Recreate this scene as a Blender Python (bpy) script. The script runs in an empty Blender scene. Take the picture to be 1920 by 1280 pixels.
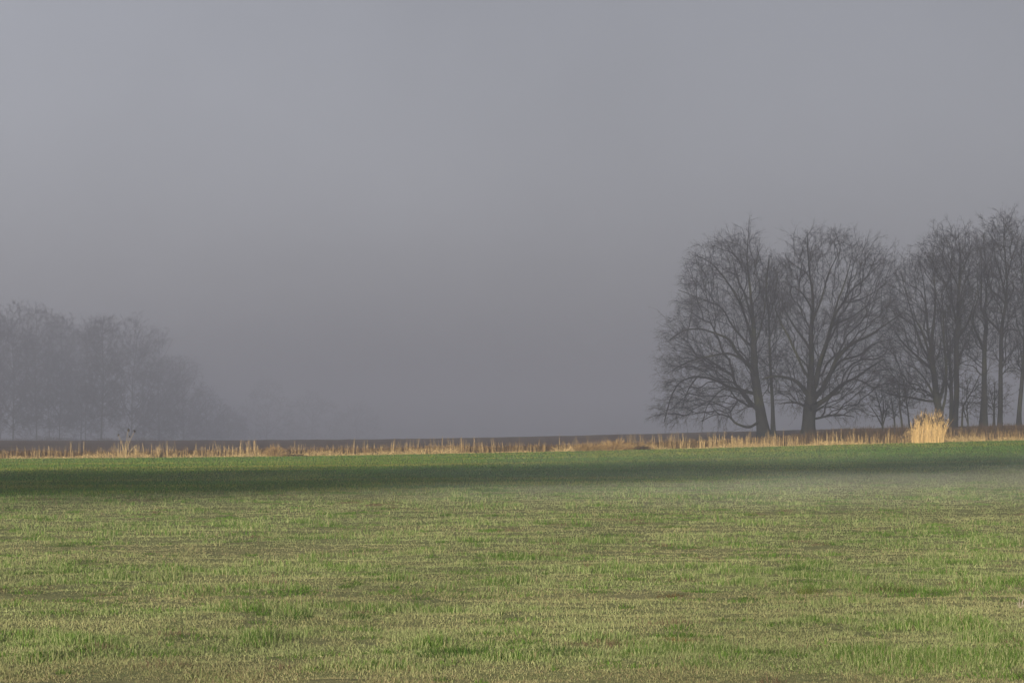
import bpy, math, random
import numpy as np
from mathutils import Vector

rng = np.random.default_rng(7)
scene = bpy.context.scene
COL = scene.collection

# ------------------------------------------------------------------ camera
F = 5333.0                      # focal length in pixels of a 1920 px wide frame (100 mm lens)
CAM_Z = 1.6
PITCH = math.atan(170.0 / F)
cd = bpy.data.cameras.new('camera')
cd.lens = 100.0
cd.sensor_width = 36.0
cd.clip_start = 0.1
cd.clip_end = 6000.0
cam = bpy.data.objects.new('camera', cd)
COL.objects.link(cam)
cam.location = (0, 0, CAM_Z)
cam.rotation_euler = (math.pi / 2 + PITCH, 0, 0)
scene.camera = cam


def W(px, py, D):
    """photo point -> world point at distance D (metres along y)"""
    v = (640.0 - py) / F
    dy = math.cos(PITCH) - v * math.sin(PITCH)
    dz = math.sin(PITCH) + v * math.cos(PITCH)
    k = D / dy
    return np.array([(px - 960.0) / F * k, D, CAM_Z + dz * k])


# ------------------------------------------------------------------ noise and terrain
def _hash(ix, iy, s):
    h = (ix.astype(np.int64) * 374761393 + iy.astype(np.int64) * 668265263 + s * 974634541) & 0xFFFFFFFF
    h = ((h ^ (h >> 13)) * 1274126177) & 0xFFFFFFFF
    h = h ^ (h >> 16)
    return (h & 0xFFFF) / 65535.0


def vnoise(x, y, s=0):
    x = np.asarray(x, float)
    y = np.asarray(y, float)
    ix = np.floor(x)
    iy = np.floor(y)
    fx = x - ix
    fy = y - iy
    fx = fx * fx * (3 - 2 * fx)
    fy = fy * fy * (3 - 2 * fy)
    ix = ix.astype(np.int64)
    iy = iy.astype(np.int64)
    a = _hash(ix, iy, s)
    b = _hash(ix + 1, iy, s)
    c = _hash(ix, iy + 1, s)
    d = _hash(ix + 1, iy + 1, s)
    return (a * (1 - fx) + b * fx) * (1 - fy) + (c * (1 - fx) + d * fx) * fy


def fbm(x, y, s=0, o=4):
    t = 0.0
    a = 0.5
    n = 0.0
    for i in range(o):
        t = t + a * vnoise(x * 2 ** i, y * 2 ** i, s + i * 17)
        n += a
        a *= 0.5
    return t / n


def sstep(a, b, x):
    t = np.clip((np.asarray(x, float) - a) / (b - a), 0, 1)
    return t * t * (3 - 2 * t)


def ground(x, y):
    x = np.asarray(x, float)
    y = np.asarray(y, float)
    xc = 60 * np.tanh(x / 60)
    g = 0.33 + 0.0199 * xc + 0.00023 * xc * xc
    z = g * sstep(40, 185, y) + 0.67 * sstep(190, 335, y)
    z = z - 3.5 * (1 - np.exp(-(np.maximum(y - 335, 0) / 180) ** 2))
    return z


# mown swaths running across the meadow: distances of the brownish thatch lines
SWATH = [(18.3, 1.0, 0.9), (28.0, 0.9, 0.75), (38.6, 1.5, 0.6), (47.0, 1.2, 0.3), (56.0, 2.5, 0.4)]


def swath(x, y):
    """1 on a brown thatch line, 0 in the green between them"""
    x = np.asarray(x, float)
    y = np.asarray(y, float)
    w = (fbm(x * 0.35, y * 0.2, 5, 3) - 0.5) * 1.6
    t = 0.0
    for c, h, a in SWATH:
        brk = 0.25 + 1.1 * fbm(x * 0.25, x * 0 + c, 6, 3)
        t = t + a * brk * np.exp(-((y + w * h * 1.3 - c) / h) ** 2)
    return np.clip(t, 0, 1)


def meadow_bump(x, y):
    f = sstep(120, 40, y)
    return f * ((fbm(x * 0.9, y * 1.2, 40, 3) - 0.5) * 0.07 + (fbm(x * 3.1, y * 3.1, 44, 2) - 0.5) * 0.035
                - 0.03 * swath(x, y))


def reed_y(x):
    x = np.asarray(x, float)
    return 178 + (fbm(x * 0.12, x * 0 + 3.3, 9, 3) - 0.5) * 2.5


def border_y(x):
    x = np.asarray(x, float)
    b = 81 + 1.17 * x
    b = 104 + 58 * np.tanh((b - 104) / 58)
    return b + (fbm(x * 0.35, x * 0 + 1.7, 12, 4) - 0.5) * 5


def full_ground(x, y):
    z = ground(x, y)
    return z + np.where(np.asarray(y) < border_y(x), meadow_bump(x, y), 0.0)


# ------------------------------------------------------------------ object helpers
def tag(o, label=None, cat=None, group=None, kind=None):
    if label:
        o['label'] = label
    if cat:
        o['category'] = cat
    if group:
        o['group'] = group
    if kind:
        o['kind'] = kind
    return o


def link(name, me, mat=None, parent=None):
    o = bpy.data.objects.new(name, me)
    COL.objects.link(o)
    if mat is not None:
        me.materials.append(mat)
    if parent is not None:
        o.parent = parent
    return o


def empty(name, loc):
    o = bpy.data.objects.new(name, None)
    COL.objects.link(o)
    o.location = loc
    o.empty_display_size = 0.3
    return o


class MB:
    """collects vertices and faces in numpy, builds one mesh"""

    def __init__(self):
        self.v = []
        self.q = []
        self.t = []
        self.c = []
        self.n = 0

    def add(self, v, quads=None, tris=None, col=None):
        v = np.asarray(v, np.float32).reshape(-1, 3)
        if quads is not None and len(quads):
            self.q.append(np.asarray(quads, np.int64).reshape(-1, 4) + self.n)
        if tris is not None and len(tris):
            self.t.append(np.asarray(tris, np.int64).reshape(-1, 3) + self.n)
        if col is not None:
            self.c.append(np.asarray(col, np.float32).reshape(-1, 3))
        self.v.append(v)
        self.n += len(v)

    def mesh(self, name, smooth=False):
        me = bpy.data.meshes.new(name)
        v = np.concatenate(self.v) if self.v else np.zeros((0, 3), np.float32)
        q = np.concatenate(self.q) if self.q else np.zeros((0, 4), np.int64)
        t = np.concatenate(self.t) if self.t else np.zeros((0, 3), np.int64)
        me.vertices.add(len(v))
        me.vertices.foreach_set('co', v.ravel())
        loops = np.concatenate([q.ravel(), t.ravel()]).astype(np.int32)
        me.loops.add(len(loops))
        me.loops.foreach_set('vertex_index', loops)
        ns = np.concatenate([np.full(len(q), 4), np.full(len(t), 3)]).astype(np.int32)
        st = np.concatenate([[0], np.cumsum(ns)[:-1]]).astype(np.int32) if len(ns) else ns
        me.polygons.add(len(ns))
        me.polygons.foreach_set('loop_start', st)
        me.polygons.foreach_set('use_smooth', np.full(len(ns), smooth))
        me.update(calc_edges=True)
        if self.c:
            a = me.attributes.new('tint', 'FLOAT_COLOR', 'POINT')
            c = np.concatenate(self.c)
            c4 = np.ones((len(c), 4), np.float32)
            c4[:, :3] = c
            a.data.foreach_set('color', c4.ravel())
        return me


def unit(v):
    return v / np.maximum(np.linalg.norm(v, axis=-1, keepdims=True), 1e-9)


def tube(mb, P, R, sides, cap=True):
    P = np.asarray(P, float)
    R = np.asarray(R, float)
    T = unit(np.gradient(P, axis=0))
    m = unit(T.mean(0))
    ref = np.array([1.0, 0.2, 0]) if abs(m[0]) < 0.8 else np.array([0, 1.0, 0.3])
    A = unit(np.cross(T, ref))
    B = np.cross(T, A)
    a = np.arange(sides) / sides * 2 * math.pi
    V = P[:, None] + R[:, None, None] * (np.cos(a)[None, :, None] * A[:, None] + np.sin(a)[None, :, None] * B[:, None])
    k = len(P)
    i = np.arange(k - 1)[:, None] * sides
    j = np.arange(sides)[None]
    j2 = (j + 1) % sides
    q = np.stack([i + j, i + j2, i + sides + j2, i + sides + j], -1)
    mb.add(V, quads=q)


def tubes(mb, P, r0, r1, sides=3, col=None):
    """many polylines at once: P (M,K,3), r0/r1 base and tip radius (M,)"""
    M, K, _ = P.shape
    T = unit(np.gradient(P, axis=1))
    ref = unit(rng.normal(size=(M, 1, 3)))
    A = unit(np.cross(T, np.broadcast_to(ref, T.shape)))
    B = np.cross(T, A)
    s = np.linspace(0, 1, K)[None]
    R = np.asarray(r0)[:, None] * (1 - s) + np.asarray(r1)[:, None] * s
    a = np.arange(sides) / sides * 2 * math.pi
    V = P[:, :, None] + R[:, :, None, None] * (np.cos(a)[:, None] * A[:, :, None] + np.sin(a)[:, None] * B[:, :, None])
    base = (np.arange(M) * K * sides)[:, None, None]
    i = (np.arange(K - 1) * sides)[None, :, None]
    j = np.arange(sides)[None, None]
    j2 = (j + 1) % sides
    q = np.stack([base + i + j, base + i + j2, base + i + sides + j2, base + i + sides + j], -1)
    c = None
    if col is not None:
        c = np.repeat(col, K * sides, axis=0)
    mb.add(V, quads=q, col=c)


def blades(mb, base, h, w, lean, az, col, curl=0.5, tipcol=None):
    """grass blades: 5 vertices each, base (M,3)"""
    M = len(base)
    d = np.stack([np.cos(az), np.sin(az), np.zeros(M)], -1)
    fa = az + math.pi / 2 + rng.normal(0, 0.9, M)
    s = np.stack([np.cos(fa), np.sin(fa), np.zeros(M)], -1) * (w / 2)[:, None]
    up = np.array([0, 0, 1.0])
    mid = base + d * (lean * h * curl * 0.6)[:, None] + up * (h * (0.6 - 0.11 * np.minimum(lean, 2)))[:, None]
    tip = base + d * (lean * h)[:, None] + up * (h * (1 - 0.41 * np.minimum(lean, 2)))[:, None]
    V = np.stack([base - s, base + s, mid + s * 0.8, mid - s * 0.8, tip], 1)
    b = np.arange(M)[:, None] * 5
    q = b + np.array([[0, 1, 2, 3]])
    t = b + np.array([[3, 2, 4]])
    c = np.repeat(col, 5, axis=0)
    mb.add(V, quads=q, tris=t, col=c)


# ------------------------------------------------------------------ materials
def new_mat(name):
    m = bpy.data.materials.new(name)
    m.use_nodes = True
    nt = m.node_tree
    nt.nodes.clear()
    out = nt.nodes.new('ShaderNodeOutputMaterial')
    return m, nt, out


def N(nt, t, **kw):
    n = nt.nodes.new(t)
    for k, v in kw.items():
        setattr(n, k, v)
    return n


def ramp(nt, stops, fac):
    r = N(nt, 'ShaderNodeValToRGB')
    e = r.color_ramp.elements
    while len(e) < len(stops):
        e.new(0.5)
    for el, (p, c) in zip(e, stops):
        el.position = p
        el.color = (*c, 1)
    nt.links.new(fac, r.inputs[0])
    return r.outputs[0]


def noise(nt, scale, detail=6, rough=0.6, stretch=(1, 1, 1)):
    g = N(nt, 'ShaderNodeNewGeometry')
    mp = N(nt, 'ShaderNodeMapping')
    mp.inputs['Scale'].default_value = stretch
    nt.links.new(g.outputs['Position'], mp.inputs['Vector'])
    n = N(nt, 'ShaderNodeTexNoise')
    n.inputs['Scale'].default_value = scale
    n.inputs['Detail'].default_value = detail
    n.inputs['Roughness'].default_value = rough
    nt.links.new(mp.outputs[0], n.inputs['Vector'])
    return n.outputs['Fac']


def mixc(nt, f, a, b):
    m = N(nt, 'ShaderNodeMix', data_type='RGBA')
    for s, v in ((m.inputs[0], f), (m.inputs[6], a), (m.inputs[7], b)):
        if isinstance(v, (int, float)):
            s.default_value = v
        elif isinstance(v, tuple):
            s.default_value = (*v, 1)
        else:
            nt.links.new(v, s)
    return m.outputs[2]


def rough_surface(nt, out, color, rough=0.95, bump=None, bstr=0.4, bdist=0.05):
    p = N(nt, 'ShaderNodeBsdfPrincipled')
    p.inputs['Roughness'].default_value = rough
    p.inputs['Specular IOR Level'].default_value = 0.15
    if isinstance(color, tuple):
        p.inputs['Base Color'].default_value = (*color, 1)
    else:
        nt.links.new(color, p.inputs['Base Color'])
    if bump is not None:
        b = N(nt, 'ShaderNodeBump')
        b.inputs['Strength'].default_value = bstr
        b.inputs['Distance'].default_value = bdist
        nt.links.new(bump, b.inputs['Height'])
        nt.links.new(b.outputs[0], p.inputs['Normal'])
    nt.links.new(p.outputs[0], out.inputs['Surface'])
    return p


def mat_meadow():
    m, nt, out = new_mat('meadow_thatch')
    a = noise(nt, 1.0, 7, 0.62, (0.5, 1.6, 1))
    c = ramp(nt, [(0.3, (0.19, 0.24, 0.075)), (0.5, (0.25, 0.27, 0.105)), (0.72, (0.28, 0.26, 0.13))], a)
    f = noise(nt, 9.0, 5, 0.7)
    c2 = ramp(nt, [(0.35, (0.11, 0.10, 0.05)), (0.6, (0.30, 0.30, 0.14))], f)
    rough_surface(nt, out, mixc(nt, 0.45, c, c2), 1.0, f, 0.8, 0.08)
    return m


def mat_crop():
    m, nt, out = new_mat('young_crop_ground')
    a = noise(nt, 0.35, 6, 0.6, (0.25, 1.0, 1))
    c = ramp(nt, [(0.3, (0.07, 0.13, 0.026)), (0.55, (0.09, 0.15, 0.034)), (0.75, (0.12, 0.155, 0.05))], a)
    f = noise(nt, 6.0, 4, 0.7)
    rough_surface(nt, out, c, 1.0, f, 0.8, 0.08)
    return m


def mat_soil():
    m, nt, out = new_mat('ploughed_soil')
    a = noise(nt, 0.5, 8, 0.65, (0.15, 1.0, 1))
    c = ramp(nt, [(0.3, (0.085, 0.058, 0.043)), (0.6, (0.145, 0.10, 0.077)), (0.8, (0.19, 0.14, 0.105))], a)
    f = noise(nt, 5.0, 5, 0.7)
    rough_surface(nt, out, c, 1.0, f, 1.0, 0.15)
    return m


def mat_tint(name, trans=0.3, rough=0.75, mottle=None):
    """takes each blade's own colour from the mesh"""
    m, nt, out = new_mat(name)
    at = N(nt, 'ShaderNodeAttribute', attribute_name='tint')
    col = at.outputs['Color']
    d = N(nt, 'ShaderNodeBsdfDiffuse')
    t = N(nt, 'ShaderNodeBsdfTranslucent')
    nt.links.new(col, d.inputs['Color'])
    nt.links.new(col, t.inputs['Color'])
    mx = N(nt, 'ShaderNodeMixShader')
    mx.inputs[0].default_value = trans
    nt.links.new(d.outputs[0], mx.inputs[1])
    nt.links.new(t.outputs[0], mx.inputs[2])
    nt.links.new(mx.outputs[0], out.inputs['Surface'])
    return m


def mat_bark(name, a, b, moss=(0.05, 0.055, 0.025)):
    m, nt, out = new_mat(name)
    f = noise(nt, 3.0, 6, 0.65, (1, 1, 0.25))
    c = ramp(nt, [(0.3, a), (0.7, b)], f)
    g = noise(nt, 0.5, 3, 0.5)
    gf = ramp(nt, [(0.5, (0, 0, 0)), (0.7, (0.7, 0.7, 0.7))], g)
    rough_surface(nt, out, mixc(nt, gf, c, moss), 0.95, f, 0.7, 0.05)
    return m


M_MEADOW = mat_meadow()
M_CROP = mat_crop()
M_SOIL = mat_soil()
M_GRASS = mat_tint('grass_blade', 0.4)
M_STRAW = mat_tint('dry_straw', 0.2)
M_BARK = mat_bark('bark', (0.009, 0.009, 0.009), (0.022, 0.021, 0.019), (0.042, 0.044, 0.022))
M_TWIG = mat_bark('twig_bark', (0.013, 0.012, 0.014), (0.024, 0.022, 0.024), (0.018, 0.019, 0.019))
M_NEEDLE = mat_bark('spruce_needles', (0.02, 0.04, 0.015), (0.04, 0.07, 0.025))


# ------------------------------------------------------------------ ground sheets
def graded(lo, hi, fine_lo, fine_hi, step, grow=1.12):
    xs = list(np.arange(fine_lo, fine_hi + 1e-6, step))
    s = step
    x = xs[-1]
    while x < hi:
        s *= grow
        x = min(hi, x + s)
        xs.append(x)
    s = step
    x = xs[0]
    pre = []
    while x > lo:
        s *= grow
        x = max(lo, x - s)
        pre.append(x)
    return np.array(pre[::-1] + xs)


def sheet(name, xs, Y, mat):
    """Y (rows, cols) of y values above the columns xs"""
    X = np.broadcast_to(xs, Y.shape)
    Z = full_ground(X, Y) if name == 'meadow' else ground(X, Y)
    if name == 'meadow':           # the shared edge keeps the plain height
        Z[-1] = ground(X[-1], Y[-1])
    if name == 'ploughed_field':
        Z = Z + np.where(Y > Y[0] + 1, (fbm(X * 0.08, Y * 0.5, 60, 3) - 0.5) * 0.15 + (fbm(X * 0.5, Y * 0.2, 63, 3) - 0.5) * 0.12, 0)
    r, c = Y.shape
    mb = MB()
    i = np.arange(r - 1)[:, None] * c
    j = np.arange(c - 1)[None]
    mb.add(np.stack([X, Y, Z], -1), quads=np.stack([i + j, i + j + 1, i + c + j + 1, i + c + j], -1))
    return tag(link(name, mb.mesh(name, True), mat), kind='structure')


xs = graded(-1600, 1600, -14, 14, 0.16, 1.06)
bx = border_y(xs)
s1 = graded(-160, 40, 12, 40, 0.13, 1.15)
rows = [np.full_like(xs, y) for y in s1]
for t in np.linspace(0, 1, 90)[1:]:
    rows.append(40 * (1 - t) + bx * t)
sheet('meadow', xs, np.array(rows), M_MEADOW)
xs2 = graded(-1600, 1600, -50, 50, 0.7, 1.1)
xs2 = np.unique(np.concatenate([xs2, xs]))
b2 = border_y(xs2)
ry = reed_y(xs2)
t = np.linspace(0, 1, 80)[:, None]
sheet('crop_field', xs2, b2[None] * (1 - t) + ry[None] * t, M_CROP)
xs3 = graded(-1600, 1600, -60, 60, 1.0, 1.08)
ry3 = reed_y(xs3)
far = np.concatenate([np.linspace(0, 220, 150), np.geomspace(230, 2350, 60)])
sheet('ploughed_field', xs3, ry3[None] - 0.6 + far[:, None], M_SOIL)


# ------------------------------------------------------------------ bare trees
def catmull(P, n):
    P = np.asarray(P, float)
    if len(P) == 2:
        t = np.linspace(0, 1, n)[:, None]
        return P[0] * (1 - t) + P[1] * t
    Q = np.vstack([2 * P[0] - P[1], P, 2 * P[-1] - P[-2]])
    u = np.linspace(0, len(P) - 1 - 1e-9, n)
    i = u.astype(int)
    f = (u - i)[:, None]
    a, b, c, d = Q[i], Q[i + 1], Q[i + 2], Q[i + 3]
    return 0.5 * (2 * b + (c - a) * f + (2 * a - 5 * b + 4 * c - d) * f ** 2 + (3 * b - a - 3 * c + d) * f ** 3)


def row_span(poly, y):
    xs_ = []
    n = len(poly)
    for i in range(n):
        x0, y0 = poly[i]
        x1, y1 = poly[(i + 1) % n]
        if (y0 <= y) != (y1 <= y):
            xs_.append(x0 + (y - y0) / (y1 - y0) * (x1 - x0))
    return (min(xs_), max(xs_)) if len(xs_) >= 2 else None


def crown_points(poly, n, r, cluster, sig):
    ys = [p[1] for p in poly]
    lo, hi = min(ys), max(ys)
    wmax = max(p[0] for p in poly) - min(p[0] for p in poly)
    out = []
    while len(out) < n:
        y = r.uniform(lo, hi)
        sp = row_span(poly, y)
        if not sp or r.uniform(0, wmax) > sp[1] - sp[0]:
            continue
        u = r.uniform(-1, 1)
        if abs(u) < 0.75 and r.uniform() < 0.2:
            continue
        cx, hw = (sp[0] + sp[1]) / 2, (sp[1] - sp[0]) / 2
        w = r.uniform(-1, 1) * math.sqrt(1 - u * u) * hw * 0.9
        c = np.array([cx + u * hw, y, w])
        for _ in range(cluster):
            out.append(c + r.normal(0, sig, 3) * np.array([1.2, 0.8, 1.2]))
    return np.array(out[:n])


def make_tree(name, label, group, D, limbs, env, n=1800, seed=1, twigs=2.0, twig_len=0.8, droop=0.22, rtip=0.011,
              bf=0.35, side=3, cat='tree', twig_r=0.0066, cl=5, thin_top=0.5, soft=0.55):
    r = np.random.default_rng(seed)
    mpp = D / F
    bpx, bpy_, _ = limbs[0][0]
    base = W(bpx, bpy_, D)
    gz = float(ground(base[0], D))
    root = empty(name, (base[0], D, gz))
    tag(root, label, cat, group)

    def loc(px, py, w=0.0):
        return np.array([(px - bpx) * mpp, w * mpp, (W(px, py, D)[2] - gz)])

    P, par, L, Dr, Rs, limb_id = [], [], [], [], [], []
    for li, lb in enumerate(limbs):
        pts = np.array([loc(a, b) for a, b, _ in lb])
        wid = np.array([c for *_, c in lb]) * mpp / 2
        if li == 0:
            pts[0, 2] = -0.25
            pts[1:, 1] = np.cumsum(r.normal(0, 0.15, len(pts) - 1))
            start = -1
        else:
            A = np.array(P)
            j = int(np.argmin(np.hypot(A[:, 0] - pts[0, 0], A[:, 2] - pts[0, 2]) + 0.15 * (np.array(limb_id) != 0)))
            start = j
            ln = np.concatenate([[0], np.cumsum(np.linalg.norm(np.diff(pts, axis=0), axis=1))])
            slope = r.choice([-1, 1]) * r.uniform(0.25, 0.8)
            pts[:, 1] = A[j, 1] + slope * ln * (1 - 0.25 * ln / max(ln[-1], 0.1))
            pts[0] = A[j]
        length = np.linalg.norm(np.diff(pts, axis=0), axis=1).sum()
        k = max(len(pts) * 2, int(length / 0.35))
        C = catmull(pts, k)
        wob = r.normal(0, 1, (k, 3)).cumsum(0)
        wob -= np.linspace(0, 1, k)[:, None] * wob[-1]
        C = C + wob * 0.012 * np.linspace(0.2, 1, k)[:, None]
        rr = np.interp(np.linspace(0, len(pts) - 1, k), np.arange(len(pts)), wid)
        if li == 0:
            hgt = C[:, 2]
            rr = rr * (1 + 0.35 * np.exp(-np.maximum(hgt, 0) / 0.5))
        top_z = loc(bpx, min(y for _, y in env))[2]
        rr = rr * (1 - thin_top * np.clip(C[:, 2] / top_z, 0, 1) ** 1.2)
        T = unit(np.gradient(C, axis=0))
        for q in range(0 if li == 0 else 1, k):
            p = start if q == (0 if li == 0 else 1) else len(P) - 1
            par.append(p)
            L.append(0.0 if p < 0 else L[p] + np.linalg.norm(C[q] - P[p]))
            P.append(C[q])
            Dr.append(T[q])
            Rs.append(rr[q])
            limb_id.append(li)
    ns = len(P)
    ex, ey = np.mean([p[0] for p in env]), np.mean([p[1] for p in env])
    inset = min(8.0, 1.6 / mpp * 0.2)                 # twigs reach past the last branch points
    env = [(px - inset * (px - ex) / (math.hypot(px - ex, py - ey) + 1e-6), py - inset * (py - ey) / (math.hypot(px - ex, py - ey) + 1e-6)) for px, py in env]
    raw = crown_points(env, n, r, cl, soft / mpp)
    pts = np.array([loc(a, b, c) for a, b, c in raw])
    pts[:, 2] = np.maximum(pts[:, 2], 0.35)
    best = np.full(len(pts), np.inf)
    bp = np.zeros(len(pts), int)

    def relax(q):
        v = pts - P[q]
        d = np.sqrt((v * v).sum(1)) + 1e-6
        c = d * (1 + 1.1 * (1 - v @ Dr[q] / d)) + bf * L[q]
        mk = (c < best) & ~used
        best[mk] = c[mk]
        bp[mk] = q

    used = np.zeros(len(pts), bool)
    zc = loc(bpx, max(y for _, y in env))[2]
    for q in range(ns):
        if P[q][2] > zc * 0.8:
            relax(q)
    for _ in range(len(pts)):
        i = int(np.argmin(best))
        if not np.isfinite(best[i]):
            break
        q = bp[i]
        a, b = P[q], pts[i]
        d = np.linalg.norm(b - a)
        used[i] = True
        best[i] = np.inf
        if d < 0.08:
            continue
        k = max(1, int(math.ceil(d / 0.5)))
        ctrl = a + (Dr[q] * 0.35 + np.array([0, 0, 0.12 - droop * 0.1])) * d
        prev = q
        for s in range(1, k + 1):
            u = s / k
            x = a * (1 - u) ** 2 + ctrl * 2 * u * (1 - u) + b * u * u
            if s < k:
                x = x + r.normal(0, 0.03, 3)
            tg = x - P[prev]
            tl = np.linalg.norm(tg) + 1e-9
            par.append(prev)
            L.append(L[prev] + tl)
            P.append(x)
            Dr.append(tg / tl)
            Rs.append(0)
            limb_id.append(-1)
            prev = len(P) - 1
            relax(prev)
    P = np.array(P)
    par = np.array(par)
    Dr = np.array(Dr)
    limb_id = np.array(limb_id)
    n_all = len(P)
    kids = [[] for _ in range(n_all)]
    for i in range(1, n_all):
        kids[par[i]].append(i)
    E = 2.3
    acc = np.zeros(n_all)
    for i in range(n_all - 1, -1, -1):
        if not kids[i]:
            acc[i] = rtip ** E
        if par[i] >= 0:
            acc[par[i]] += acc[i]
    R = acc ** (1 / E)
    R[:ns] = np.array(Rs[:ns])
    for i in range(ns, n_all):
        R[i] = min(R[i], R[par[i]] * (0.75 if par[i] < ns else 1.0))
    trunk, crown = MB(), MB()
    main = np.full(n_all, -1)
    for i in range(n_all):
        if kids[i]:
            same = [k for k in kids[i] if limb_id[k] == limb_id[i] and limb_id[i] >= 0]
            free = [k for k in kids[i] if limb_id[k] < 0]
            if same:
                main[i] = same[0]
            elif free:
                main[i] = max(free, key=lambda k: acc[k])
    for i in range(n_all):
        if par[i] >= 0 and main[par[i]] == i and (limb_id[i] == limb_id[par[i]]):
            continue
        path = [i] if par[i] < 0 else [par[i], i]
        j = i
        while main[j] >= 0 and limb_id[main[j]] == limb_id[j]:
            j = main[j]
            path.append(j)
        rad = R[path].copy()
        if len(path) < 2:
            continue
        if par[i] >= 0:
            rad[0] = min(rad[0], rad[1] * 1.25)
        mx = rad.max()
        sd = 12 if mx > 0.2 else 8 if mx > 0.1 else 6 if mx > 0.05 else 4 if mx > 0.022 else 3
        tube(trunk if limb_id[i] >= 0 else crown, P[path], rad, sd)
    # twigs
    cand = np.nonzero((R < 0.032) & (np.arange(n_all) >= ns))[0]
    if len(cand):
        m = int(len(cand) * twigs * 1.8)
        twig_len = twig_len * 0.72
        twig_r = twig_r * 0.75
        idx = r.choice(cand, m)
        dv = unit(Dr[idx] * 0.85 + r.normal(0, 0.38, (m, 3)) + np.array([0, 0, 0.12 - droop * 0.6]))
        ln = twig_len * r.uniform(0.5, 1.25, m)
        s = np.linspace(0, 1, 4)[None, :, None]
        bend = (r.normal(0, 0.08, (m, 3)) + np.array([0, 0, 0.12 - droop * 0.5])) * ln[:, None]
        T4 = P[idx][:, None] + dv[:, None] * ln[:, None, None] * s + bend[:, None] * s * s
        tubes(crown, T4, np.full(m, twig_r), np.full(m, twig_r * 0.45))
        for _ in range(side):
            u = r.uniform(0.25, 0.95, m)[:, None]
            st = P[idx] + dv * ln[:, None] * u + bend * u * u
            d2 = unit(dv * 0.8 + r.normal(0, 0.55, (m, 3)) - np.array([0, 0, droop * 0.4]))
            l2 = ln * r.uniform(0.3, 0.6, m)
            s = np.linspace(0, 1, 3)[None, :, None]
            b2_ = (r.normal(0, 0.12, (m, 3)) - np.array([0, 0, droop * 0.3])) * l2[:, None]
            S3 = st[:, None] + d2[:, None] * l2[:, None, None] * s + b2_[:, None] * s * s
            tubes(crown, S3, np.full(m, twig_r * 0.8), np.full(m, twig_r * 0.4))
    link('trunk', trunk.mesh('trunk', True), M_BARK, root)
    link('crown', crown.mesh('crown', False), M_TWIG, root)
    return root


GR = 'bare trees beyond the reeds'

# the old leaning tree whose lowest limbs hang to the ground
make_tree('old_tree', 'old bare tree with leaning trunk, its long outer limbs drooping almost to the ground', GR, 226, [
    [(1435, 811, 28), (1428, 785, 22), (1423, 754, 19), (1416, 703, 18), (1414, 653, 15), (1414, 613, 11), (1410, 567, 8), (1405, 524, 6), (1401, 481, 4), (1403, 440, 2)],
    [(1412, 640, 8), (1392, 574, 6), (1364, 524, 5), (1335, 491, 3), (1306, 475, 2)],
    [(1414, 615, 7), (1400, 552, 5), (1389, 524, 4), (1378, 480, 2)],
    [(1416, 700, 9), (1400, 683, 8), (1378, 660, 7), (1364, 639, 6), (1339, 628, 5), (1306, 619, 4), (1274, 624, 3), (1249, 642, 2)],
    [(1417, 708, 8), (1403, 686, 7), (1385, 672, 6), (1362, 664, 5), (1335, 668, 4), (1292, 678, 3), (1256, 696, 2)],
    [(1421, 742, 8), (1400, 733, 7), (1371, 725, 6), (1342, 710, 5), (1310, 705, 4), (1281, 714, 3), (1263, 743, 2.5), (1252, 790, 2)],
    [(1427, 786, 6), (1412, 797, 5), (1400, 800, 5), (1378, 793, 4), (1364, 781, 3), (1339, 777, 2), (1310, 790, 1.5)],
    [(1414, 652, 8), (1396, 637, 6), (1372, 606, 5), (1353, 575, 4), (1310, 556, 3), (1274, 542, 2)],
    [(1415, 648, 6), (1422, 624, 5), (1428, 590, 4), (1431, 540, 3), (1434, 490, 2)],
    [(1371, 725, 4), (1350, 735, 3), (1330, 760, 2), (1322, 790, 1.5)],
    [(1310, 705, 3), (1296, 730, 2.4), (1285, 765, 1.6)],
], [(1400, 421), (1378, 430), (1352, 444), (1330, 458), (1298, 474), (1288, 500), (1276, 535), (1268, 570), (1244, 590), (1250, 640),
    (1247, 700), (1244, 740), (1240, 765), (1254, 794), (1300, 786), (1340, 792), (1395, 784), (1424, 740), (1446, 690), (1462, 640), (1470, 570), (1458, 500), (1436, 452), (1424, 430)],
    n=2900, seed=3, twigs=2.3, twig_r=0.0058, twig_len=0.9, droop=0.45, cl=11)

make_tree('slim_tree', 'slim straight bare tree growing hard against the old leaning tree', GR, 229, [
    [(1450, 811, 12), (1449, 780, 8), (1448, 743, 7), (1444, 667, 6), (1443, 595, 5), (1438, 531, 4), (1443, 478, 2)],
    [(1444, 640, 3), (1456, 600, 3), (1466, 560, 2)],
    [(1443, 600, 3), (1450, 560, 2.5), (1455, 520, 2)],
], [(1443, 470), (1428, 500), (1425, 560), (1430, 620), (1437, 680), (1442, 740), (1449, 740), (1456, 680), (1476, 610), (1484, 565), (1470, 520), (1455, 480)],
    n=700, seed=5, twigs=1.8, twig_len=0.75)

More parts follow.
